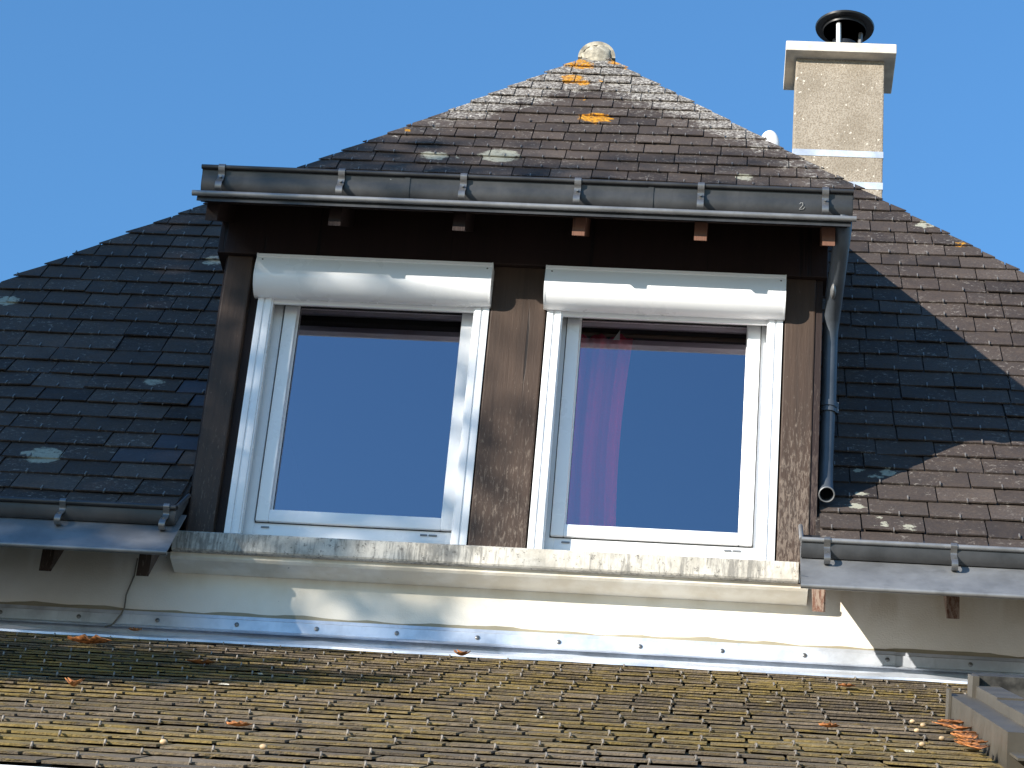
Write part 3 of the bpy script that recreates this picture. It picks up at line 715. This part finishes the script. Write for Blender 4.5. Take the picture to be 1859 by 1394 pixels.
leaf(.361, -1.70, .10, 'brown leaf in shade on low roof, below the left window', G1, .3, .6)
leaf(.316, -3.06, .07, 'reddish upright leaf at shadow edge on low roof, far left', G1, 1.4, 1.2)
leaf(1.055, -.25, .09, 'rust brown leaf just under the flashing below the middle post', G1, 1.1, .9)
leaf(.97, -4.02, .06, 'orange leaf on sunlit mossy slates, lower left', G1, .5, .7)
leaf(2.50, -.95, .06, 'small orange leaf just left of the roof window top', G1, .1, .7)
leaf(2.35, -3.0, .06, 'curled tan leaf on slates well left of the roof window', G1, .4, .8)
G2 = 'dry leaves piled against the roof window'
for k in range(12):
    yy = -2.66 - k * .085 + random.uniform(-.03, .03)
    leaf(SKX0 - .035 + random.uniform(-.03, .012), yy, random.uniform(.05, .095), 'orange dry leaf in the heap against the roof window side', G2, random.uniform(0, 6), random.uniform(.3, .8), .03)
def acorn(X, Y, lab, grp):
    c = low_pt(X, (Y - EY) / CA, .021); a = MB(); r0 = bmesh.ops.create_uvsphere(a.bm, u_segments=10, v_segments=8, radius=1.0)
    for v in r0['verts']: v.co = c + Vector((v.co.x * .0085, v.co.y * .006, v.co.z * .006))
    tag(a.build('acorn', MACORN, None, True), lab, 'acorn', grp)
G3 = 'acorns lying on the low roof'
for k, (X, Y) in enumerate(((2.62, -2.72), (2.585, -2.95), (2.63, -3.18), (2.56, -3.42), (2.60, -2.60))): acorn(X, Y, 'pale acorn among the leaves beside the roof window', G3)
acorn(.915, -4.52, 'pale acorn on sunlit slates near the bottom left corner', G3)
acorn(1.12, -4.50, 'acorn beside a slate hook at lower left of the low roof', G3)

# ================================================================== trees beyond the left edge that shade the left half
def tree(u, v, ru, rv, D, n_leaf, lab, seed, clumps=46):
    rnd = random.Random(seed)
    h = Vector((SUN_TO.x, SUN_TO.y, 0)).normalized(); side = Vector((-h.y, h.x, 0))   # side points to -X +Y?
    if side.x > 0: side = -side
    base = side * (-u) + h * D; zc = v + D * math.tan(el)
    root = thing('oak_tree', (base.x, base.y, GZ), lab, 'tree', 'oak trees left of the house')
    tr = MB(); top = Vector((base.x, base.y, zc + rv * .5))
    pts = [Vector((base.x + .15 * math.sin(k), base.y + .12 * math.cos(k * 1.3), GZ + (top.z - GZ) * k / 6)) for k in range(7)]
    tr.tube(pts, [.34, .27, .23, .19, .14, .09, .04], 12)
    cents = []
    for k in range(clumps):
        while True:
            a = Vector((rnd.uniform(-1, 1), rnd.uniform(-1, 1), rnd.uniform(-1, 1)))
            if a.length < 1 and a.length > .3: break
        c = Vector((base.x, base.y, zc)) + side * (-a.x * ru * .86) + h * (a.y * ru * .8) + Vector((0, 0, a.z * rv * .88)); cents.append(c)
        if k % 3 == 0:
            i = min(5, max(1, int((c.z - GZ) / (top.z - GZ) * 6 - 1))); q = pts[i]
            tr.tube([q, (q + c) / 2 + Vector((0, 0, .15)), c], [.07, .045, .015], 6)
    tr.build('trunk', MBARK, root, True)
    V, F = [], []
    for c in cents:
        rc = rnd.uniform(.55, 1.0) * ru * .36
        for k in range(n_leaf // clumps):
            dv = Vector((rnd.gauss(0, 1), rnd.gauss(0, 1), rnd.gauss(0, 1))).normalized() * rc * rnd.random() ** .45
            p = c + dv; a = Vector((rnd.gauss(0, 1), rnd.gauss(0, 1), rnd.gauss(0, .7))).normalized(); b = a.orthogonal().normalized()
            ang = rnd.uniform(0, 6.28); b = b * math.cos(ang) + a.cross(b) * math.sin(ang); sz = rnd.uniform(.06, .12)
            i = len(V); V += [p - a * sz, p + b * sz * .5, p + a * sz, p - b * sz * .5]; F.append((i, i + 1, i + 2, i + 3))
    me = bpy.data.meshes.new('crown'); me.from_pydata([tuple(v) for v in V], [], F); me.update(); link('crown', me, MFOL, root)
tree(-1.85, .75, 2.95, 4.2, 12.5, 25000, 'tall oak tree whose crown shades the left half of the roof', 3, 120)
tree(.25, -2.55, 2.0, 1.45, 9.0, 16000, 'smaller oak tree that shades the upper left of the low roof', 11, 50)
